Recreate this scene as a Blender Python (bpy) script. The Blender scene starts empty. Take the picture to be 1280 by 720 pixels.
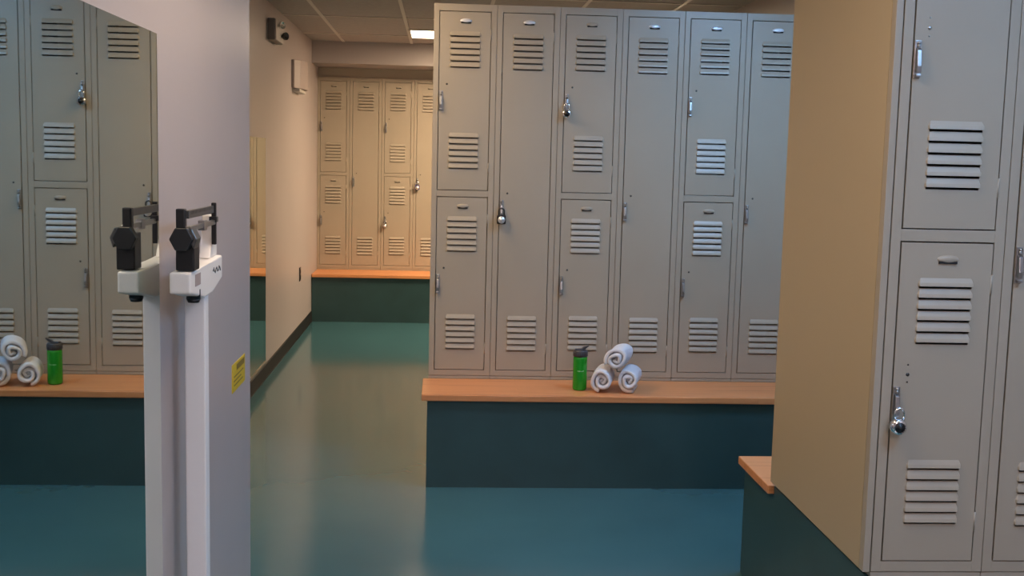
import bpy, bmesh, math, random
from mathutils import Vector, Matrix
random.seed(7)
scene = bpy.context.scene
COL = scene.collection
R = math.radians

# ------------------------------------------------------------------ materials
def new_mat(name):
    m = bpy.data.materials.new(name); m.use_nodes = True
    nt = m.node_tree; b = nt.nodes['Principled BSDF']
    return m, nt, b

def mat(name, col, rough=.5, metal=0., spec=.5, coat=0., bump=None, var=None, emit=None):
    """var=(scale, amount): soft colour mottling of the substance; bump=(scale, strength, distance)"""
    m, nt, b = new_mat(name)
    b.inputs['Base Color'].default_value = (*col, 1)
    b.inputs['Roughness'].default_value = rough
    b.inputs['Metallic'].default_value = metal
    b.inputs['Specular IOR Level'].default_value = spec
    b.inputs['Coat Weight'].default_value = coat
    tc = nt.nodes.new('ShaderNodeTexCoord')
    if var:
        n = nt.nodes.new('ShaderNodeTexNoise'); n.inputs['Scale'].default_value = var[0]; n.inputs['Detail'].default_value = 4
        nt.links.new(tc.outputs['Object'], n.inputs['Vector'])
        r = nt.nodes.new('ShaderNodeMapRange'); r.inputs['From Min'].default_value = .3; r.inputs['From Max'].default_value = .7
        r.inputs['To Min'].default_value = 1 - var[1]; r.inputs['To Max'].default_value = 1 + var[1]
        nt.links.new(n.outputs['Fac'], r.inputs['Value'])
        mx = nt.nodes.new('ShaderNodeMix'); mx.data_type = 'RGBA'; mx.blend_type = 'MULTIPLY'; mx.inputs[0].default_value = 1
        mx.inputs[6].default_value = (*col, 1)
        nt.links.new(r.outputs['Result'], mx.inputs[7])
        nt.links.new(mx.outputs[2], b.inputs['Base Color'])
    if bump:
        n2 = nt.nodes.new('ShaderNodeTexNoise'); n2.inputs['Scale'].default_value = bump[0]; n2.inputs['Detail'].default_value = 5
        nt.links.new(tc.outputs['Object'], n2.inputs['Vector'])
        bp = nt.nodes.new('ShaderNodeBump'); bp.inputs['Strength'].default_value = bump[1]; bp.inputs['Distance'].default_value = bump[2]
        nt.links.new(n2.outputs['Fac'], bp.inputs['Height']); nt.links.new(bp.outputs['Normal'], b.inputs['Normal'])
    if emit:
        b.inputs['Emission Color'].default_value = (*emit[0], 1); b.inputs['Emission Strength'].default_value = emit[1]
    return m

def wood_mat():
    m, nt, b = new_mat('oiled_beech')
    tc = nt.nodes.new('ShaderNodeTexCoord'); mp = nt.nodes.new('ShaderNodeMapping')
    mp.inputs['Scale'].default_value = (1.2, 22, 22)
    nt.links.new(tc.outputs['Object'], mp.inputs['Vector'])
    n = nt.nodes.new('ShaderNodeTexNoise'); n.inputs['Scale'].default_value = 2.2; n.inputs['Detail'].default_value = 6; n.inputs['Distortion'].default_value = .6
    nt.links.new(mp.outputs['Vector'], n.inputs['Vector'])
    # staves glued side by side
    br = nt.nodes.new('ShaderNodeTexBrick'); br.inputs['Scale'].default_value = 1.0
    br.inputs['Brick Width'].default_value = .75; br.inputs['Row Height'].default_value = .055; br.inputs['Mortar Size'].default_value = .0008
    br.inputs['Color1'].default_value = (.40, .40, .40, 1); br.inputs['Color2'].default_value = (.60, .60, .60, 1); br.inputs['Mortar'].default_value = (.3, .3, .3, 1)
    nt.links.new(tc.outputs['Object'], br.inputs['Vector'])
    ad = nt.nodes.new('ShaderNodeMath'); ad.operation = 'ADD'
    nt.links.new(n.outputs['Fac'], ad.inputs[0]); nt.links.new(br.outputs['Color'], ad.inputs[1])
    cr = nt.nodes.new('ShaderNodeValToRGB')
    cr.color_ramp.elements[0].position = .65; cr.color_ramp.elements[0].color = (.47, .165, .058, 1)
    cr.color_ramp.elements[1].position = 1.3; cr.color_ramp.elements[1].color = (.68, .285, .110, 1)
    nt.links.new(ad.outputs[0], cr.inputs['Fac']); nt.links.new(cr.outputs['Color'], b.inputs['Base Color'])
    b.inputs['Roughness'].default_value = .33
    return m

PAINT = mat('locker_enamel', (.385, .325, .247), .36, spec=.5, bump=(260, .06, .0006), var=(3, .03))
PANEL = mat('end_panel_enamel', (.46, .36, .225), .42, bump=(260, .05, .0006))
PLINTH = mat('teal_plinth_laminate', (.026, .066, .070), .42, var=(4, .12))
WOOD = wood_mat()
WALL = mat('wall_paint', (.42, .370, .355), .36, spec=.4, bump=(90, .08, .001), var=(1.3, .03))
CEIL = mat('ceiling_tile', (.40, .355, .33), .9, spec=.2, bump=(160, .4, .002), var=(30, .06))
GRID = mat('ceiling_grid_white', (.60, .55, .49), .5)
BASEB = mat('black_vinyl_base', (.012, .012, .012), .6, spec=.3)
STEEL = mat('brushed_steel', (.42, .41, .40), .32, metal=1.)
CHROME = mat('chrome', (.80, .80, .80), .08, metal=1.)
DARKST = mat('dark_steel', (.10, .095, .09), .4, metal=1.)
BLACK = mat('black_plastic', (.005, .005, .006), .4)
BLACKM = mat('black_textured_metal', (.007, .007, .008), .5, bump=(500, .2, .0005))
DIAL = mat('silver_dial', (.72, .72, .72), .3, metal=.6)
PLATE = mat('lit_number_plate', (.80, .81, .84), .28, metal=.35)  # pale tone paints in the overhead light the upper plates catch
SLOT = mat('slot_shadow_black', (.01, .01, .01), .8)
BLUE = mat('purple_blue_lock_body', (.10, .09, .28), .3, metal=.5)
BRASSW = mat('pale_brass', (.85, .78, .58), .2, metal=.9)
TOWEL = mat('white_terry', (.80, .79, .83), .95, spec=.1, bump=(420, .9, .004))
GREEN = mat('green_anodised', (.012, .33, .018), .26, metal=.25, coat=.3)
MARK = mat('pale_print', (.25, .55, .25), .5)
LIDG = mat('charcoal_lid', (.045, .042, .048), .45)
WHITEP = mat('white_powder_coat', (.80, .78, .76), .35, spec=.5)
CREAM = mat('cream_cast_housing', (.80, .76, .70), .35)
BEAM = mat('beam_grey_metal', (.13, .125, .12), .35, metal=.7)
YELLOW = mat('yellow_sticker', (.62, .42, .015), .5)
YDARK = mat('sticker_dark_ink', (.20, .13, .01), .5)
FIXT = mat('mauve_grey_fixture', (.36, .29, .265), .5)
EMERG = mat('emergency_housing', (.50, .46, .43), .5)
DUCT = mat('dark_side_plastic', (.15, .125, .11), .5)

def floor_mat():
    m, nt, b = new_mat('teal_epoxy_floor')
    tc = nt.nodes.new('ShaderNodeTexCoord')
    n = nt.nodes.new('ShaderNodeTexNoise'); n.inputs['Scale'].default_value = 1.4; n.inputs['Detail'].default_value = 5
    nt.links.new(tc.outputs['Object'], n.inputs['Vector'])
    cr = nt.nodes.new('ShaderNodeValToRGB')
    cr.color_ramp.elements[0].position = .3; cr.color_ramp.elements[0].color = (.042, .122, .144, 1)
    cr.color_ramp.elements[1].position = .7; cr.color_ramp.elements[1].color = (.050, .144, .168, 1)
    nt.links.new(n.outputs['Fac'], cr.inputs['Fac']); nt.links.new(cr.outputs['Color'], b.inputs['Base Color'])
    b.inputs['Roughness'].default_value = .13
    b.inputs['IOR'].default_value = 1.6
    n2 = nt.nodes.new('ShaderNodeTexNoise'); n2.inputs['Scale'].default_value = 5; n2.inputs['Detail'].default_value = 2
    nt.links.new(tc.outputs['Object'], n2.inputs['Vector'])
    bp = nt.nodes.new('ShaderNodeBump'); bp.inputs['Strength'].default_value = .04; bp.inputs['Distance'].default_value = .01
    nt.links.new(n2.outputs['Fac'], bp.inputs['Height']); nt.links.new(bp.outputs['Normal'], b.inputs['Normal'])
    return m
FLOOR = floor_mat()

def mirror_mat():
    m, nt, b = new_mat('silvered_mirror')
    b.inputs['Base Color'].default_value = (.60, .66, .60, 1)
    b.inputs['Metallic'].default_value = 1; b.inputs['Roughness'].default_value = .012
    return m
MIRROR = mirror_mat()
MEDGE = mat('mirror_edge', (.25, .28, .24), .3)

# ------------------------------------------------------------------ mesh helpers
def bbox(bm, x0, x1, y0, y1, z0, z1, mi=0):
    vs = [bm.verts.new(p) for p in ((x0,y0,z0),(x1,y0,z0),(x1,y1,z0),(x0,y1,z0),(x0,y0,z1),(x1,y0,z1),(x1,y1,z1),(x0,y1,z1))]
    fs = [bm.faces.new([vs[i] for i in q]) for q in ((3,2,1,0),(4,5,6,7),(0,1,5,4),(1,2,6,5),(2,3,7,6),(3,0,4,7))]
    for f in fs: f.material_index = mi
    return vs

def bevel_all(bm, w, seg=2):
    bmesh.ops.bevel(bm, geom=list(bm.edges), offset=w, segments=seg, affect='EDGES', profile=.6, clamp_overlap=True)

def cyl(bm, c0, c1, r0, r1=None, n=20, mi=0):
    """cylinder / cone between two points, capped"""
    r1 = r0 if r1 is None else r1
    c0, c1 = Vector(c0), Vector(c1); d = (c1 - c0).normalized()
    a = d.orthogonal().normalized(); b = d.cross(a)
    A = [bm.verts.new(c0 + (a*math.cos(t)+b*math.sin(t))*r0) for t in [2*math.pi*i/n for i in range(n)]]
    B = [bm.verts.new(c1 + (a*math.cos(t)+b*math.sin(t))*r1) for t in [2*math.pi*i/n for i in range(n)]]
    fs = []
    for i in range(n): fs.append(bm.faces.new((A[i], A[(i+1)%n], B[(i+1)%n], B[i])))
    fs.append(bm.faces.new(A[::-1])); fs.append(bm.faces.new(B))
    for f in fs: f.material_index = mi
    for f in fs[:n]: f.smooth = True

def lathe(bm, prof, n=32, mi=0, off=(0,0,0)):
    rings = []
    for r, z in prof:
        rings.append([bm.verts.new((off[0]+r*math.cos(2*math.pi*i/n), off[1]+r*math.sin(2*math.pi*i/n), off[2]+z)) for i in range(n)])
    for k in range(len(rings)-1):
        for i in range(n):
            f = bm.faces.new((rings[k][i], rings[k][(i+1)%n], rings[k+1][(i+1)%n], rings[k+1][i])); f.smooth = True; f.material_index = mi
    bm.faces.new(rings[0][::-1]).material_index = mi; bm.faces.new(rings[-1]).material_index = mi

def tube(bm, pts, r, n=10, mi=0):
    pts = [Vector(p) for p in pts]; rings = []
    for k, p in enumerate(pts):
        t = (pts[min(k+1, len(pts)-1)] - pts[max(k-1, 0)]).normalized()
        ref = Vector((0,1,0)) if abs(t.y) < .9 else Vector((1,0,0))
        a = t.cross(ref).normalized(); b = t.cross(a)
        rings.append([bm.verts.new(p + (a*math.cos(2*math.pi*i/n)+b*math.sin(2*math.pi*i/n))*r) for i in range(n)])
    for k in range(len(rings)-1):
        for i in range(n):
            f = bm.faces.new((rings[k][i], rings[k][(i+1)%n], rings[k+1][(i+1)%n], rings[k+1][i])); f.smooth = True; f.material_index = mi
    bm.faces.new(rings[0][::-1]).material_index = mi; bm.faces.new(rings[-1]).material_index = mi

def prism_x(bm, poly, x0, x1):
    """poly of (y,z) extruded along x"""
    A = [bm.verts.new((x0, y, z)) for y, z in poly]; B = [bm.verts.new((x1, y, z)) for y, z in poly]; n = len(poly)
    for i in range(n): bm.faces.new((A[i], A[(i+1)%n], B[(i+1)%n], B[i]))
    bm.faces.new(A[::-1]); bm.faces.new(B)

def prism_y(bm, poly, y0, y1):
    A = [bm.verts.new((x, y0, z)) for x, z in poly]; B = [bm.verts.new((x, y1, z)) for x, z in poly]; n = len(poly)
    for i in range(n): bm.faces.new((A[i], A[(i+1)%n], B[(i+1)%n], B[i]))
    bm.faces.new(A[::-1]); bm.faces.new(B)

def to_mesh(name, bm, mats):
    bmesh.ops.recalc_face_normals(bm, faces=bm.faces)
    me = bpy.data.meshes.new(name); bm.to_mesh(me); bm.free()
    for m in (mats if isinstance(mats, (list, tuple)) else [mats]): me.materials.append(m)
    return me

def place(name, me, parent=None, loc=(0,0,0), rot=(0,0,0)):
    o = bpy.data.objects.new(name, me); COL.objects.link(o)
    o.location = loc; o.rotation_euler = rot
    if parent: o.parent = parent
    return o

def obj(name, bm, mats, parent=None, loc=(0,0,0), rot=(0,0,0)):
    return place(name, to_mesh(name, bm, mats), parent, loc, rot)

def tag(o, label, cat, group=None):
    o['label'] = label; o['category'] = cat
    if group: o['group'] = group
    return o

def thing(name, label, cat, loc=(0,0,0), rot=(0,0,0), group=None):
    o = bpy.data.objects.new(name, None); COL.objects.link(o); o.empty_display_size = .1
    o.location = loc; o.rotation_euler = rot
    return tag(o, label, cat, group)

def struct(name, bm, mats, parent=None):
    o = obj(name, bm, mats, parent)
    if not parent: o['kind'] = 'structure'
    return o

def one_box(*a, bev=0):
    bm = bmesh.new(); bbox(bm, *a)
    if bev: bevel_all(bm, bev)
    return bm

# ------------------------------------------------------------------ measured layout (metres)
Y_MAIN, Y_NEAR, Y_FAR = 5.545, 2.854, 10.93
W = .305                     # locker pitch
Z_BENCH = .446
Z_CEIL = 2.56
X_MIR = -.563                # near left wall
X_COR = -1.196               # corridor wall further on
X_RIGHT = 1.93
Y_FARWALL = 11.45

# ------------------------------------------------------------------ room shell
struct('floor', one_box(-1.4, 2.1, -2.7, 11.6, -.05, 0), FLOOR)
ceil = struct('ceiling', one_box(-1.4, 2.1, -2.7, 11.6, Z_CEIL, Z_CEIL+.06), CEIL)
bm = bmesh.new()
x = -.91
while x < 2: 
    bbox(bm, x-.012, x+.012, -2.6, 10.44, Z_CEIL-.006, Z_CEIL-.0005); x += .61
y = -2.4
while y < 10.4:
    bbox(bm, X_COR+.005, X_RIGHT-.005, y-.012, y+.012, Z_CEIL-.005, Z_CEIL-.0006); y += 1.22
struct('grid_bar', bm, GRID, ceil)
struct('wall_left', one_box(-1.35, X_MIR, -2.6, 3.36, 0, Z_CEIL), WALL)
struct('wall_corridor', one_box(-1.35, X_COR, 3.36, 11.5, 0, Z_CEIL), WALL)
struct('wall_far', one_box(X_COR, X_RIGHT, Y_FARWALL, 11.55, 0, Z_CEIL), WALL)
struct('wall_right', one_box(X_RIGHT, 2.05, -2.6, 11.55, 0, Z_CEIL), WALL)
struct('wall_back', one_box(X_MIR, X_RIGHT, -2.65, -2.55, 0, Z_CEIL), WALL)
struct('wall_bulkhead', one_box(X_COR, X_RIGHT, 10.45, Y_FARWALL, 2.364, Z_CEIL), WALL)
struct('trim_1', one_box(X_COR+.002, X_RIGHT-.002, Y_FAR+.02, Y_FARWALL-.002, 2.2735, 2.3635), PAINT)   # filler above the far lockers
def baseboard(name, x, y0, y1):
    bm = bmesh.new()
    prism_y(bm, [(x, .002), (x+.012, .002), (x+.008, .012), (x+.006, .095), (x, .1)], y0, y1)
    struct(name, bm, BASEB)
baseboard('baseboard_corridor', X_COR, 3.362, 10.48)
baseboard('baseboard_left', X_MIR, -2.5, 3.36)

# ------------------------------------------------------------------ lockers
DW, D_H = .25, .858          # door opening
H_SINGLE = 1.747
DX = .027                    # door left edge inside its column
def door_mesh(w, h, louver_tops):
    """sheet-steel pan door, front at y=0, hinged edge right; pressed louvres over real slots"""
    bm = bmesh.new(); g = .0034; t = .0016
    lx0, lx1 = .052, .200; lip_drop, slot_up, slot_dn = .021, .007, .0062
    holes = []
    for zt in louver_tops:                       # zt = lip height of each louvre
        holes.append((lx0+.004, lx1-.004, zt-slot_dn, zt+slot_up))
    zs = sorted({g, h-g, *[a[2] for a in holes], *[a[3] for a in holes]})
    xs = [g, lx0+.004, lx1-.004, w-g]
    def v(x, y, z, cache={}): return bm.verts.new((x, y, z))
    grid = {}
    for iy, y in enumerate((0, t)):
        for ix, x_ in enumerate(xs):
            for iz, z in enumerate(zs): grid[ix, iy, iz] = bm.verts.new((x_, y, z))
    solid = lambda ix, iz: not (ix == 1 and any(abs(zs[iz]-a[2]) < 1e-6 for a in holes))
    nx, nz = len(xs)-1, len(zs)-1
    for ix in range(nx):
        for iz in range(nz):
            if not solid(ix, iz): continue
            for iy in (0, 1):
                q = [grid[ix,iy,iz], grid[ix+1,iy,iz], grid[ix+1,iy,iz+1], grid[ix,iy,iz+1]]
                bm.faces.new(q if iy == 0 else q[::-1])
            for (dx, dz, a, b) in ((-1,0,(ix,iz),(ix,iz+1)), (1,0,(ix+1,iz),(ix+1,iz+1)), (0,-1,(ix,iz),(ix+1,iz)), (0,1,(ix,iz+1),(ix+1,iz+1))):
                jx, jz = ix+dx, iz+dz
                if jx < 0 or jz < 0 or jx >= nx or jz >= nz or not solid(jx, jz):
                    bm.faces.new((grid[a[0],0,a[1]], grid[b[0],0,b[1]], grid[b[0],1,b[1]], grid[a[0],1,a[1]]))
    # returned edges of the pan
    for (a, b, c, d) in ((g, g+t, g, h-g), (w-g-t, w-g, g, h-g)): bbox(bm, a, b, t, .018, c, d)
    bbox(bm, g, w-g, t, .018, g, g+t); bbox(bm, g, w-g, t, .018, h-g-t, h-g)
    # louvre hoods: pressed outwards, open at the lower lip
    for zt in louver_tops:
        e = .006; p = .0074
        T = [bm.verts.new(q) for q in ((lx0+e, 0, zt+lip_drop), (lx1-e, 0, zt+lip_drop))]
        M = [bm.verts.new(q) for q in ((lx0+.003, -p*.72, zt+lip_drop*.42), (lx1-.003, -p*.72, zt+lip_drop*.42))]
        L = [bm.verts.new(q) for q in ((lx0+.003, -p, zt), (lx1-.003, -p, zt))]
        L2 = [bm.verts.new(q) for q in ((lx0+.004, -p+.0014, zt), (lx1-.004, -p+.0014, zt))]
        M2 = [bm.verts.new(q) for q in ((lx0+.004, -p*.72+.0014, zt+lip_drop*.42), (lx1-.004, -p*.72+.0014, zt+lip_drop*.42))]
        S = [bm.verts.new(q) for q in ((lx0, 0, zt), (lx1, 0, zt))]
        S3 = [bm.verts.new(q) for q in ((lx0, 0, zt+lip_drop*.42), (lx1, 0, zt+lip_drop*.42))]
        bm.faces.new((T[0], T[1], M[1], M[0])); bm.faces.new((M[0], M[1], L[1], L[0])); bm.faces.new((L[0], L[1], L2[1], L2[0]))
        bm.faces.new((L2[0], L2[1], M2[1], M2[0])); bm.faces.new((M2[0], M2[1], T[1], T[0]))
        for k in (0, 1):
            bm.faces.new((T[k], S3[k], M[k])); bm.faces.new((S3[k], S[k], L[k], M[k]))
    me = bpy.data.meshes.new('door'); bm.to_mesh(me); bm.free(); me.materials.append(PAINT)
    return me
def lips(first, last): return [first + (last-first)*i/5 for i in range(6)]
# lip heights above the door's lower edge
MESH_SHORT = door_mesh(DW, D_H, lips(2.122-1.380, 1.975-1.380) + lips(1.638-1.380, 1.490-1.380))
MESH_SINGLE = door_mesh(DW, H_SINGLE, lips(2.118-.491, 1.971-.491) + lips(.745-.491, .595-.491))

def body_mesh(tiers, depth):
    bm = bmesh.new(); w = W-.0016; z0, z1 = 0., 2.272-Z_BENCH
    hz = lambda z: z-Z_BENCH
    x0, x1 = -w/2, w/2; t = .0015
    xl, xr = x0+DX-.0008, x0+DX-.0008+DW
    # front frame members (25 mm deep)
    fd = .024
    def member(a, b, c, d, y0=0.):
        k = bmesh.new(); bbox(k, a, b, y0, fd, c, d); bevel_all(k, .0016, 2)
        tmp = bpy.data.meshes.new('t'); k.to_mesh(tmp); k.free(); bm.from_mesh(tmp); bpy.data.meshes.remove(tmp)
    member(x0, xl, .0165, z1); member(xr, x1, .0165, z1)
    member(xl-.001, xr+.001, hz(2.238), z1, .0006); member(xl-.001, xr+.001, .0165, hz(.491), .0006)
    if tiers == 2: member(xl-.001, xr+.001, hz(1.349), hz(1.380), .0006)
    member(x0, x1, 0, .0145, .0025)               # base strip with a groove above it
    bbox(bm, x0+.002, x1-.002, .006, fd, .012, .02)
    # shell
    bbox(bm, x0, x0+t, fd, depth, 0, z1); bbox(bm, x1-t, x1, fd, depth, 0, z1)
    bbox(bm, x0, x1, fd, depth, z1-t, z1); bbox(bm, x0, x1, fd, depth, 0, t); bbox(bm, x0, x1, depth-t, depth, 0, z1)
    if tiers == 2: bbox(bm, x0+t, x1-t, fd, depth-t, hz(1.364), hz(1.366))
    else: bbox(bm, x0+t, x1-t, fd, depth-t, hz(1.95), hz(1.952))
    return to_mesh('body', bm, PAINT)

def handle_mesh():
    bm = bmesh.new()
    def add(fn, w):
        k = bmesh.new(); fn(k)
        if w: bevel_all(k, w, 2)
        tmp = bpy.data.meshes.new('t'); k.to_mesh(tmp); k.free(); bm.from_mesh(tmp); bpy.data.meshes.remove(tmp)
    add(lambda k: bbox(k, -.009, .009, -.0035, 0, -.047, .047), .0012)          # back plate
    add(lambda k: prism_x(k, [(-.0035, .030), (-.014, .022), (-.019, -.018), (-.017, -.034), (-.0035, -.030)], -.006, .006), .002)   # lift lever
    add(lambda k: bbox(k, -.0065, .0065, -.016, -.0035, -.045, -.038), .0015)    # lower hasp ear
    for z in (.040, .0335):
        k = bmesh.new(); lathe(k, [(.0052, 0), (.0052, .002), (.004, .005), (.0015, .0062)], 12)
        bmesh.ops.rotate(k, verts=k.verts, matrix=Matrix.Rotation(R(90), 3, 'X'))
        bmesh.ops.translate(k, verts=k.verts, vec=(.001, -.0035, z))
        tmp = bpy.data.meshes.new('t'); k.to_mesh(tmp); k.free(); bm.from_mesh(tmp); bpy.data.meshes.remove(tmp)
    return to_mesh('handle', bm, STEEL)
HANDLE = handle_mesh()

def plate_mesh(pale):
    """pressed oval card-holder: hooded lip with a dark slot beneath"""
    bm = bmesh.new(); n = 24; a, b = .029, .0105
    rings = []
    for s, d in ((1, 0), (.9, .0035), (.55, .006)):
        rings.append([bm.verts.new((a*s*math.cos(2*math.pi*i/n), -d, b*s*math.sin(2*math.pi*i/n) + .004)) for i in range(n)])
    for k in range(2):
        for i in range(n):
            f = bm.faces.new((rings[k][i], rings[k][(i+1)%n], rings[k+1][(i+1)%n], rings[k+1][i])); f.smooth = True
    bm.faces.new(rings[-1]).smooth = True
    bbox(bm, -.024, .024, -.0045, .0004, -.0080, -.0018, 1)
    return to_mesh('number_plate', bm, [PLATE if pale else PAINT, SLOT])
PLATE_LIT, PLATE_DULL = plate_mesh(True), plate_mesh(False)

def rivets_mesh(n):
    bm = bmesh.new()
    for k in range(n):
        z = 0 if n == 1 else (.026, 0, -.020)[k]; r = .0048 if (n == 1 or k == 1) else .0024
        b = bmesh.new(); lathe(b, [(r, 0), (r*.95, .0014), (r*.6, .0024), (r*.2, .0027)], 14)
        bmesh.ops.rotate(b, verts=b.verts, matrix=Matrix.Rotation(R(90), 3, 'X')); bmesh.ops.translate(b, verts=b.verts, vec=(0, 0, z))
        tmp = bpy.data.meshes.new('t'); b.to_mesh(tmp); b.free(); bm.from_mesh(tmp); bpy.data.meshes.remove(tmp)
    return bm
RIV1 = to_mesh('keyhole', rivets_mesh(1), DARKST); RIV3 = to_mesh('keyhole', rivets_mesh(3), DARKST); RIV3B = to_mesh('keyhole', rivets_mesh(3), STEEL)
bm = bmesh.new(); cyl(bm, (0, .002, -.026), (0, .002, .026), .0034, n=10)
HINGE = to_mesh('hinge', bm, PAINT)

BODY = {}
def locker(tiers, xl, yf, depth, label, group, pale=(True, False), riv=RIV1, riv_low=None):
    t = thing('locker', label, 'locker', (xl + W/2, yf, Z_BENCH), group=group)
    if (tiers, depth) not in BODY: BODY[tiers, depth] = body_mesh(tiers, depth)
    place('body', BODY[tiers, depth], t)
    x0 = -W/2 + DX
    rows = [(1.380, D_H, 1.812, pale[0], riv), (.491, D_H, .920, pale[1], riv_low or riv)] if tiers == 2 else [(.491, H_SINGLE, 1.292, pale[0], riv)]
    for zb, h, zh, pl, rv in rows:
        d = place('door', MESH_SHORT if tiers == 2 else MESH_SINGLE, t, (x0, -.0012, zb-Z_BENCH))
        place('handle', HANDLE, d, (.0125, 0, zh-zb))
        pn = place('number_plate', PLATE_LIT if pl else PLATE_DULL, d, (.128, 0, h-.049))
        if pl: pn['label'] = 'oval number plate with painted-in gleam'
        place('keyhole', rv, d, (.040, 0, zh-zb+.079))
        for zz in (.11, h-.11): place('hinge', HINGE, d, (DW-.0012, 0, zz))
    return t

XM = -.0277 - DX
G1 = 'lockers standing on the long bench in the middle'
main = [(2, 'two-door beige locker at the left end of the middle row, beside the aisle, no padlock', (True, False)),
        (1, 'tall single-door beige locker with a black padlock, second in the middle row', (True, False)),
        (2, 'two-door locker behind the green bottle, shiny padlock on its upper door', (False, False)),
        (1, 'tall single-door locker behind the rolled towels, handle without a padlock', (True, False)),
        (2, 'two-door grey locker right of the rolled towels, without padlocks', (True, False)),
        (1, 'tall single-door locker partly hidden by the tan panel in the middle row', (True, False))]
for i, (tr, lb, pl) in enumerate(main): locker(tr, XM + W*i, Y_MAIN, .46, lb, G1, pl)
XF = -.8637 - DX - W
G2 = 'lockers along the far wall of the corridor'
far = [(2, 'two-door locker in the far left corner against the pale corridor wall'),
       (1, 'tall single-door locker without a padlock, second from the left at the far wall'),
       (2, 'far two-door locker with a round bright padlock on its lower door'),
       (1, 'tall far locker under the ceiling light, with a purple-blue padlock')]
for i, (tr, lb) in enumerate(far): locker(tr, XF + W*i, Y_FAR, .40, lb, G2, (False, False))
XN = 1.185 - DX
G3 = 'grey lockers close to the camera at the right'
locker(2, XN+.001, Y_NEAR, .852, 'near grey two-door locker at right with chrome padlock on its lower door', G3, (False, False), RIV3B, RIV3)
locker(1, XN+.001+W, Y_NEAR, .852, 'near tall single-door locker cut off by the right edge of the picture', G3, (False, False), RIV3)

# tan end panel closing the near block
bm = bmesh.new(); bbox(bm, XN-.020, XN-.001, Y_NEAR+.03, 3.712, .461, 2.272)
bevel_all(bm, .0015)
p = thing('end_panel', 'tall tan end panel closing the side of the near right lockers', 'panel', (XN-.01, 3.28, .461))
def rel(o, t):                                  # give a child built in world coordinates to its thing
    o.location = -Vector(t.location); o.parent = t; return o
rel(obj('panel_sheet', bm, PANEL), p)
rel(obj('edge_trim', one_box(XN-.020, XN-.001, Y_NEAR, Y_NEAR+.029, .461, 2.272, bev=.002), PAINT), p)['label'] = 'grey front edge trim'

# ------------------------------------------------------------------ benches
def bench(label, x0, x1, yfront, yface, yback, oh_left, oh_front, group=None, flip=False):
    t = thing('locker_bench', label, 'bench', ((x0+x1)/2, (yfront+yback)/2, 0), group=group)
    bm = bmesh.new()
    s = -1 if flip else 1                       # flip: seat on the +y side
    y0, y1 = sorted((yfront + s*oh_front, yback))
    bbox(bm, x0, x1, y0, y1, 0, Z_BENCH-.032)
    ya, yb = sorted((yface + s*.006, yback))
    bbox(bm, x0, x1, ya, yb, Z_BENCH-.032, Z_BENCH-.001)
    rel(obj('plinth', bm, PLINTH), t)
    a, b = sorted((yfront, yface + s*.004))
    rel(obj('seat_board', one_box(x0-oh_left, x1, a, b, Z_BENCH-.030, Z_BENCH, bev=.004), WOOD), t)
    return t
bench('long orange wood bench on a dark teal base carrying bottle and towels', XM, X_RIGHT-.004, 5.150, Y_MAIN-.002, Y_MAIN+.47, .026, .022)
bench('far orange wood bench on a dark base across the end of the corridor', X_COR+.004, X_RIGHT-.004, 10.46, Y_FAR-.002, Y_FARWALL-.004, 0, .02)
bench('near bench end of orange wood sticking out behind the tan panel', XN-.006, X_RIGHT-.004, 4.101, 3.716, Y_NEAR+.004, .022, .02, flip=True)

# ------------------------------------------------------------------ mirrors
def mirror(label, x, y0, y1, z0, z1):
    t = thing('wall_mirror', label, 'mirror', (x, (y0+y1)/2, z0))
    rel(obj('glass', one_box(x+.0036, x+.006, y0, y1, z0, z1), MIRROR), t)
    rel(obj('backing', one_box(x+.0005, x+.0035, y0+.001, y1-.001, z0+.001, z1-.001), MEDGE), t)
    rel(obj('bottom_channel', one_box(x+.0005, x+.012, y0, y1, z0-.012, z0-.0005), STEEL), t)
mirror('large wall mirror on the near left wall reflecting lockers and bench', X_MIR, .55, 2.268, .14, 1.760)
mirror('narrow sliver of mirror on the corridor wall reflecting the far lockers', X_COR, 6.55, 7.740, .125, 1.640)

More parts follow.
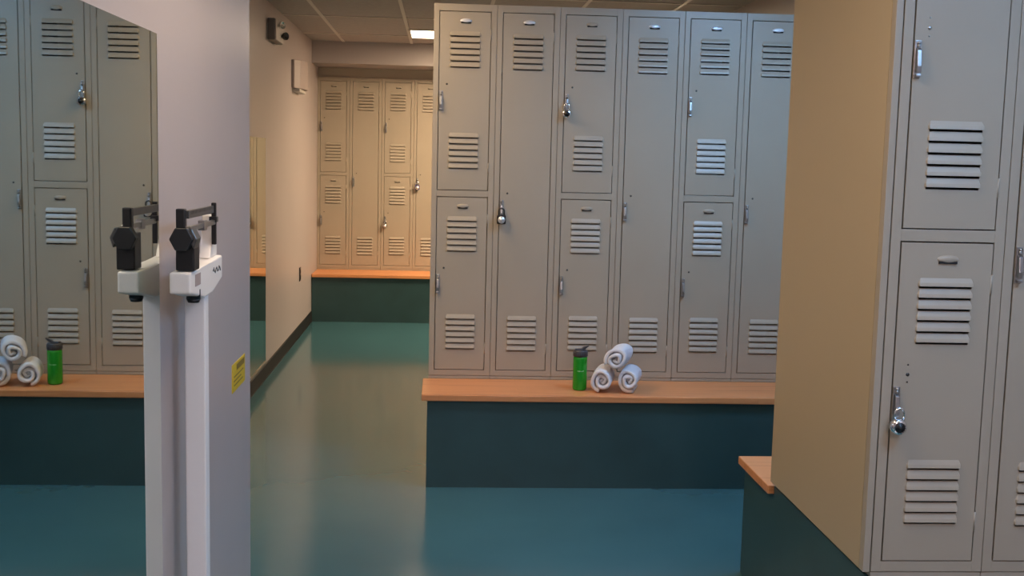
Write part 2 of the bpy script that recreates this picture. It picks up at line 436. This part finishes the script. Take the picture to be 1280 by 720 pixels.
# ------------------------------------------------------------------ padlocks
def padlock(style, label, x, y, z, tilt=0):
    """z = centre of the lock body; shackle rises above it"""
    t = thing('padlock', label, 'padlock', (x, y, z), (0, R(tilt), 0))
    bm = bmesh.new()
    if style == 'round':
        lathe(bm, [(.004, -.012), (.017, -.0115), (.0215, -.007), (.0225, 0), (.0215, .007), (.017, .0115), (.004, .012)], 36)
        bmesh.ops.rotate(bm, verts=bm.verts, matrix=Matrix.Rotation(R(90), 3, 'X'))
        obj('lock_body', bm, STEEL if 'silver' in label else CHROME, t)
        bm = bmesh.new(); lathe(bm, [(.0135, 0), (.0135, .004), (.0115, .006), (.006, .0065), (.005, .011), (.002, .0115)], 28)
        for k in range(14):
            a = 2*math.pi*k/14; cyl(bm, (.0132*math.cos(a), .0132*math.sin(a), .001), (.0132*math.cos(a), .0132*math.sin(a), .005), .0011, n=6)
        bmesh.ops.rotate(bm, verts=bm.verts, matrix=Matrix.Rotation(R(90), 3, 'X')); bmesh.ops.translate(bm, verts=bm.verts, vec=(0, -.0105, 0))
        obj('dial', bm, BLACK if 'shiny' in label or 'chrome' in label else DIAL, t)
        hw, h0, h1 = .0125, .012, .036
    else:
        k = bmesh.new(); bbox(k, -.022, .022, -.011, .011, -.024, .020); bevel_all(k, .007, 3)
        obj('lock_body', k, BLACK if style == 'block' else BLUE, t)
        bm = bmesh.new(); lathe(bm, [(.0175, 0), (.0175, .004), (.015, .0065), (.006, .007), (.005, .010), (.002, .0105)], 32)
        bmesh.ops.rotate(bm, verts=bm.verts, matrix=Matrix.Rotation(R(90), 3, 'X')); bmesh.ops.translate(bm, verts=bm.verts, vec=(0, -.0105, -.003))
        obj('dial', bm, DIAL, t)
        hw, h0, h1 = .013, .015, .040
    pts = [(-hw, 0, h0)] + [(-hw*math.cos(a), 0, h1 + hw*math.sin(a)) for a in [math.pi*i/12 for i in range(13)]] + [(hw, 0, h0)]
    bm = bmesh.new(); tube(bm, pts, .0034, 10)
    obj('shackle', bm, DARKST if style == 'block' else CHROME, t)
yl = -.0275
def lock_at(xl, yf, zh): return xl + .0125 + DX, yf + yl
x, y = lock_at(XM + 2*W, Y_MAIN, 0); padlock('round', 'shiny padlock on the upper locker door above the green bottle', x, y, 1.762)
x, y = lock_at(XM + W, Y_MAIN, 0); padlock('block', 'black padlock with silver dial on the second locker of the middle row', x, y, 1.245)
x, y = lock_at(XN, Y_NEAR, 0); padlock('round', 'large chrome padlock on the near right locker door', x+.001, y, .865, 4)
x, y = lock_at(XF + 2*W, Y_FAR, 0); padlock('round', 'bright silver round padlock on the far lower locker door', x, y, .875)
x, y = lock_at(XF + 3*W, Y_FAR, 0); padlock('blue', 'purple-blue padlock on the far locker beside the middle row', x, y, 1.25)

# ------------------------------------------------------------------ bottle
t = thing('water_bottle', 'green metal water bottle with a charcoal lid standing on the bench', 'bottle', (.672, 5.305, Z_BENCH+.0005))
bm = bmesh.new(); lathe(bm, [(.028, 0), (.0325, .003), (.034, .010), (.034, .150), (.0335, .157), (.031, .162)], 40); obj('body', bm, GREEN, t)
bm = bmesh.new(); lathe(bm, [(.0315, .162), (.0345, .163), (.035, .168), (.0345, .186), (.032, .193), (.012, .195)], 36)
for k in range(24):
    a = 2*math.pi*k/24; cyl(bm, (.0345*math.cos(a), .0345*math.sin(a), .166), (.0345*math.cos(a), .0345*math.sin(a), .184), .0012, n=5)
lid = obj('lid', bm, LIDG, t)
bm = bmesh.new(); bbox(bm, -.026, .016, -.011, .011, .192, .199); prism_y(bm, [(.000, .196), (.022, .197), (.040, .214), (.037, .219), (.014, .206)], -.009, .009); bevel_all(bm, .0015, 1)
obj('spout', bm, LIDG, lid)
bm = bmesh.new()                                 # small pale print wrapped on the front
for (a0, a1, z0, z1) in ((-118,-108,.094,.097), (-106,-98,.092,.098), (-96,-90,.094,.097), (-87,-76,.093,.096), (-74,-66,.094,.099)):
    n = 4; r = .0343
    A = [bm.verts.new((r*math.cos(R(a0+(a1-a0)*i/n)), r*math.sin(R(a0+(a1-a0)*i/n)), z0)) for i in range(n+1)]
    B = [bm.verts.new((r*math.cos(R(a0+(a1-a0)*i/n)), r*math.sin(R(a0+(a1-a0)*i/n)), z1)) for i in range(n+1)]
    for i in range(n): bm.faces.new((A[i], A[i+1], B[i+1], B[i]))
obj('print_mark', bm, MARK, t)

# ------------------------------------------------------------------ rolled towels
def towel_mesh(seed, r_out=.061, length=.185, turns=2.35):
    rnd = random.Random(seed); bm = bmesh.new()
    n = 110; pitch = (r_out-.010)/turns; th = pitch*.90
    sq = 1 + rnd.uniform(-.05, .05); ph = rnd.uniform(0, 6)
    start = R(-95)                               # where the outer flap ends (underneath)
    def spiral(k, off, wob):
        f = k/(n-1); a = start - f*turns*2*math.pi
        r = r_out - f*turns*pitch - off
        r *= 1 + .035*math.sin(2*a+ph) + .02*math.sin(3*a+wob)
        return (r*math.cos(a)*sq, r*math.sin(a)/sq)
    ms = [(0, .35), (.006, .75), (.016, 1), (.055, 1), (.095, 1), (.135, 1), (length-.016, 1), (length-.006, .75), (length, .35)]
    rings = []
    for y, s in ms:
        out = []; inn = []
        for k in range(n):
            mid = th/2; hw = th/2*(s*.55+.45 if s < 1 else 1)
            jit = .0022*math.sin(k*.31 + seed + y*40)
            yy = y + (.008*math.sin(k*.055+seed) if s < 1 else 0)
            x0, z0 = spiral(k, mid-hw, seed); x1, z1 = spiral(k, mid+hw, seed)
            out.append(bm.verts.new((x0+jit, yy, z0+jit*.4))); inn.append(bm.verts.new((x1+jit, yy, z1+jit*.4)))
        rings.append(out + inn[::-1])
    m = 2*n
    for k in range(len(rings)-1):
        for i in range(m): bm.faces.new((rings[k][i], rings[k][(i+1)%m], rings[k+1][(i+1)%m], rings[k+1][i]))
    for ring in (rings[0], rings[-1]):
        for i in range(n-1):
            bm.faces.new((ring[i], ring[i+1], ring[m-2-i], ring[m-1-i]))
    # soft core filling the middle of the roll
    cr = r_out - turns*pitch + .0005
    k = bmesh.new(); lathe(k, [(cr*.5, .010), (cr*.95, .016), (cr, .03), (cr, length-.03), (cr*.95, length-.016), (cr*.5, length-.01)], 14)
    bmesh.ops.rotate(k, verts=k.verts, matrix=Matrix.Rotation(R(-90), 3, 'X'))
    tmp = bpy.data.meshes.new('t'); k.to_mesh(tmp); k.free(); bm.from_mesh(tmp); bpy.data.meshes.remove(tmp)
    for f in bm.faces: f.smooth = True
    return to_mesh('rolled_towel', bm, TOWEL)
GT = 'rolled towels stacked on the bench'
for seed, lb, x, y, z, ang, roll in ((3, 'rolled white towel, lower left of the three, next to the bottle', .767, 5.222, .0595, -14, 10),
                               (8, 'rolled white towel, lower right of the three on the bench', .891, 5.208, .0595, -17, -25),
                               (14, 'rolled white towel lying on top of the other two', .829, 5.212, .164, -20, 60)):
    o = place('rolled_towel', towel_mesh(seed), None, (x, y, Z_BENCH+z), (0, R(roll), R(ang)))
    o.rotation_mode = 'XYZ'
    o.matrix_world = Matrix.Translation((x, y, Z_BENCH+z)) @ Matrix.Rotation(R(ang), 4, 'Z') @ Matrix.Rotation(R(roll), 4, 'Y')
    if z < .1:                                   # let the lower rolls rest on the board
        lo = min((o.matrix_world @ v.co).z for v in o.data.vertices)
        o.location.z += Z_BENCH + .0005 - lo
    tag(o, lb, 'towel', GT)

# ------------------------------------------------------------------ physician scale
t = thing('physician_scale', 'white upright beam scale with black sliding weight beside the mirror', 'scale', (-.512, 2.40, 0))
def part(name, bm, m, par=t): 
    o = obj(name, bm, m); o.location = -Vector(t.location); o.parent = par
    if par is not t: o.location = (0, 0, 0)
    return o
bm = bmesh.new(); bbox(bm, -.545, -.485, 2.24, 2.56, .012, .085); bbox(bm, -.485, -.13, 2.22, 2.58, .012, .070); bevel_all(bm, .006)
for sx in (-.52, -.16):
    for sy in (2.25, 2.55): cyl(bm, (sx, sy, 0), (sx, sy, .014), .016)
base = part('base', bm, WHITEP)
part('tread_mat', one_box(-.475, -.14, 2.235, 2.565, .0705, .075, bev=.002), BLACKM)
bm = bmesh.new(); bbox(bm, -.535, -.493, 2.384, 2.424, .08, 1.25); bevel_all(bm, .003)
part('pole', bm, WHITEP)
bm = bmesh.new(); prism_x(bm, [(2.223, 1.258), (2.223, 1.300), (2.40, 1.302), (2.545, 1.308), (2.545, 1.258), (2.44, 1.236), (2.36, 1.234)], -.528, -.487); bevel_all(bm, .005, 3)
part('beam_housing', bm, CREAM)
part('scale_label', one_box(-.4868, -.4862, 2.265, 2.315, 1.268, 1.292), FIXT)
bm = bmesh.new()                                  # raised maker's script on the side, illegible swirl
pts = [(-.4868, 2.44+.008*k, 1.282+.006*math.sin(k*1.7)) for k in range(11)]
tube(bm, pts, .0016, 6); part('script_badge', bm, BEAM)
bm = bmesh.new(); prism_x(bm, [(2.470, 1.306), (2.545, 1.306), (2.549, 1.392), (2.540, 1.398), (2.505, 1.398), (2.497, 1.345)], -.523, -.499); bevel_all(bm, .003, 2)
part('back_plate', bm, CREAM)
bm = bmesh.new(); bbox(bm, -.518, -.482, 2.236, 2.285, 1.302, 1.374); bevel_all(bm, .003)
blk = part('pivot_block', bm, BLACK)
bm = bmesh.new()
hexp = lambda cx, cz, r: [(cx + r*math.cos(R(60*i)), cz + r*1.1*math.sin(R(60*i))) for i in range(6)]
prism_y(bm, hexp(-.503, 1.365, .023), 2.216, 2.238); bevel_all(bm, .0015, 1)
part('poise_weight', bm, BLACKM)
bm = bmesh.new(); prism_y(bm, [(-.492, 1.368), (-.484, 1.386), (-.474, 1.366), (-.480, 1.346)], 2.222, 2.262); bevel_all(bm, .0012, 1)
part('pointer_wing', bm, BEAM)
bm = bmesh.new(); bbox(bm, -.515, -.497, 2.226, 2.244, 1.385, 1.424); bevel_all(bm, .003)
part('front_post', bm, BLACK)
bm = bmesh.new(); bbox(bm, -.500, -.493, 2.244, 2.50, 1.404, 1.420); bevel_all(bm, .001, 1)
for k in range(24): bbox(bm, -.4932, -.4926, 2.262+.0095*k, 2.2632+.0095*k, 1.412, 1.419)
part('upper_beam', bm, BEAM)
bm = bmesh.new(); bbox(bm, -.498, -.490, 2.245, 2.50, 1.379, 1.389); bevel_all(bm, .001, 1)
bbox(bm, -.5005, -.4875, 2.36, 2.385, 1.374, 1.394)
part('lower_beam', bm, STEEL)
bm = bmesh.new(); bbox(bm, -.499, -.489, 2.486, 2.496, 1.335, 1.426); bbox(bm, -.503, -.486, 2.48, 2.499, 1.384, 1.396); bevel_all(bm, .002)
part('rear_bracket', bm, BLACK)
bm = bmesh.new()
cyl(bm, (-.500, 2.31, 1.238), (-.500, 2.31, 1.258), .014, n=24); cyl(bm, (-.500, 2.31, 1.231), (-.500, 2.31, 1.238), .011, .014, n=24)
part('adjusting_knob', bm, BLACK)

# ------------------------------------------------------------------ yellow sticker on the wall end
t = thing('warning_sticker', 'small yellow sticker on the near left wall edge behind the scale', 'sticker', (X_MIR, 3.165, .92))
rel(obj('sheet', one_box(X_MIR, X_MIR+.0016, 3.066, 3.264, .882, .960), YELLOW), t)
bm = bmesh.new(); xx0, xx1 = X_MIR+.0017, X_MIR+.0021
bbox(bm, xx0, xx1, 3.13, 3.25, .936, .952)
for k, (a, b) in enumerate(((3.09, 3.235), (3.085, 3.20), (3.09, 3.225))): bbox(bm, xx0, xx1, a, b, .921-.012*k, .925-.012*k)
rel(obj('ink_band', bm, YDARK), t)

# ------------------------------------------------------------------ things on the corridor wall
t = thing('emergency_light', 'twin-head emergency light high on the corridor wall', 'light', (X_COR, 8.0, 2.30))
bm = bmesh.new(); bbox(bm, X_COR+.0045, X_COR+.055, 7.83, 8.20, 2.30, 2.445); bevel_all(bm, .008)
rel(obj('housing', bm, DUCT), t)
rel(obj('mounting_plate', one_box(X_COR+.0003, X_COR+.0044, 7.85, 8.18, 2.315, 2.43), STEEL), t)
rel(obj('cover', one_box(X_COR+.056, X_COR+.062, 7.84, 8.19, 2.305, 2.44, bev=.002), EMERG), t)
for yy, zz in ((7.93, 2.405), (8.10, 2.35)):
    bm = bmesh.new(); lathe(bm, [(.010, 0), (.011, .010), (.024, .022), (.027, .042), (.025, .044), (.021, .039), (.006, .028)], 28)
    bmesh.ops.rotate(bm, verts=bm.verts, matrix=Matrix.Rotation(R(90), 3, 'Y')); bmesh.ops.rotate(bm, verts=bm.verts, matrix=Matrix.Rotation(R(-35), 3, 'Z'))
    bmesh.ops.translate(bm, verts=bm.verts, vec=(X_COR+.062, yy, zz))
    rel(obj('lamp_head', bm, CHROME if yy < 8 else DARKST), t)
t = thing('wall_speaker', 'mauve-grey box with a curved front, on the corridor wall near the end', 'speaker', (X_COR, 9.3, 2.05))
bm = bmesh.new()
pl = [(X_COR+.0005, 9.07), (X_COR+.022, 9.072), (X_COR+.062, 9.14), (X_COR+.088, 9.24), (X_COR+.097, 9.34), (X_COR+.088, 9.44), (X_COR+.060, 9.53), (X_COR+.02, 9.568), (X_COR+.0005, 9.57)]
A = [bm.verts.new((a, b, 2.055)) for a, b in pl]; B = [bm.verts.new((a, b, 2.275)) for a, b in pl]
for i in range(len(pl)): bm.faces.new((A[i], A[(i+1)%len(pl)], B[(i+1)%len(pl)], B[i]))
bm.faces.new(A[::-1]); bm.faces.new(B); bevel_all(bm, .005, 2)
rel(obj('case', bm, FIXT), t)
rel(obj('bottom_bracket', one_box(X_COR+.0005, X_COR+.06, 9.12, 9.52, 2.03, 2.0545, bev=.003), GRID), t)
t = thing('wall_outlet', 'dark outlet plate low on the corridor wall near the far bench', 'outlet', (X_COR, 9.62, .53))
rel(obj('cover_plate', one_box(X_COR+.0005, X_COR+.007, 9.585, 9.66, .472, .588, bev=.002), DARKST), t)
for zz in (.505, .555): rel(obj('socket', one_box(X_COR+.0071, X_COR+.010, 9.605, 9.640, zz-.015, zz+.015), BLACK), t)

# ------------------------------------------------------------------ ceiling troffers (one in view; the others added, unseen, for warm and cool light)
def troffer(label, x0, x1, y0, y1, col, strength):
    m = mat('diffuser_glow', (.8, .8, .8), .6, emit=(col, strength))
    t = thing('ceiling_light', label, 'light', ((x0+x1)/2, (y0+y1)/2, Z_CEIL), group='recessed ceiling lights')
    bm = bmesh.new(); z0, z1 = Z_CEIL-.012, Z_CEIL-.0005; w = .022
    bbox(bm, x0, x0+w, y0, y1, z0, z1); bbox(bm, x1-w, x1, y0, y1, z0, z1); bbox(bm, x0+w, x1-w, y0, y0+w, z0, z1); bbox(bm, x0+w, x1-w, y1-w, y1, z0, z1)
    rel(obj('frame', bm, GRID), t)
    rel(obj('diffuser', one_box(x0+w, x1-w, y0+w, y1-w, z0+.003, z1), m), t)
WARM, COOL, PINK = (1., .75, .50), (.30, .58, 1.), (1., .82, .84)
troffer('bright ceiling light at the end of the corridor above the far lockers', -.30, .31, 9.28, 9.89, WARM, 5)
troffer('added light hidden behind the middle lockers near the far wall', .45, 1.67, 9.4, 10.0, WARM, 28)  # added out of sight to brighten the far lockers from the right
troffer('added unseen light over the aisle beside the near left wall', -.90, -.31, 4.2, 5.4, (1., .74, .46), 6.8)  # added warm source for the left lockers and the end panel
troffer('added unseen light between the mirror and the near lockers', -.29, .31, 2.0, 2.6, (1., .78, .58), 8.6)  # added to lift the near left wall and the tan panel
troffer('added unseen cool light over the bay behind the near lockers', 1.22, 1.83, 4.0, 4.6, COOL, 15)  # unseen, added for the bluish cast on the right-hand middle lockers
troffer('added unseen cool light close above the near lockers', 1.22, 1.83, 1.3, 1.9, COOL, 12.5)  # unseen, added to cool the tops of the near lockers
troffer('added unseen fill light behind the camera', .6, 1.21, -1.4, -.18, PINK, 14)  # added pinkish fill for faces turned towards the camera

# ------------------------------------------------------------------ world, camera, view
w = bpy.data.worlds.new('World'); scene.world = w; w.use_nodes = True
w.node_tree.nodes['Background'].inputs['Color'].default_value = (.02, .02, .02, 1)

F, YAW, PITCH, ROLL, H = 1412.94, R(3.628), R(-6.4538), R(1.3749), 1.533
fx = Vector((math.sin(YAW)*math.cos(PITCH), math.cos(YAW)*math.cos(PITCH), math.sin(PITCH)))
rt = Vector((math.cos(YAW), -math.sin(YAW), 0)); up = rt.cross(fx)
cr_ = rt*math.cos(ROLL) + up*math.sin(ROLL); cu = -rt*math.sin(ROLL) + up*math.cos(ROLL)
cam = bpy.data.cameras.new('camera'); co = bpy.data.objects.new('camera', cam); COL.objects.link(co)
cam.sensor_width = 36; cam.lens = F/1280*36; cam.clip_start = .02
co.matrix_world = Matrix(((cr_.x, cu.x, -fx.x, 0), (cr_.y, cu.y, -fx.y, 0), (cr_.z, cu.z, -fx.z, H), (0, 0, 0, 1)))
scene.camera = co
vs = scene.view_settings
scene.display_settings.display_device = 'sRGB'
vs.view_transform = 'Standard'; vs.look = 'None'; vs.exposure = 1.2; vs.gamma = 1; vs.use_curve_mapping = False
scene.cycles.use_denoising = True
scene.cycles.max_bounces = 10; scene.cycles.diffuse_bounces = 6; scene.cycles.glossy_bounces = 6
scene.cycles.sample_clamp_indirect = 6
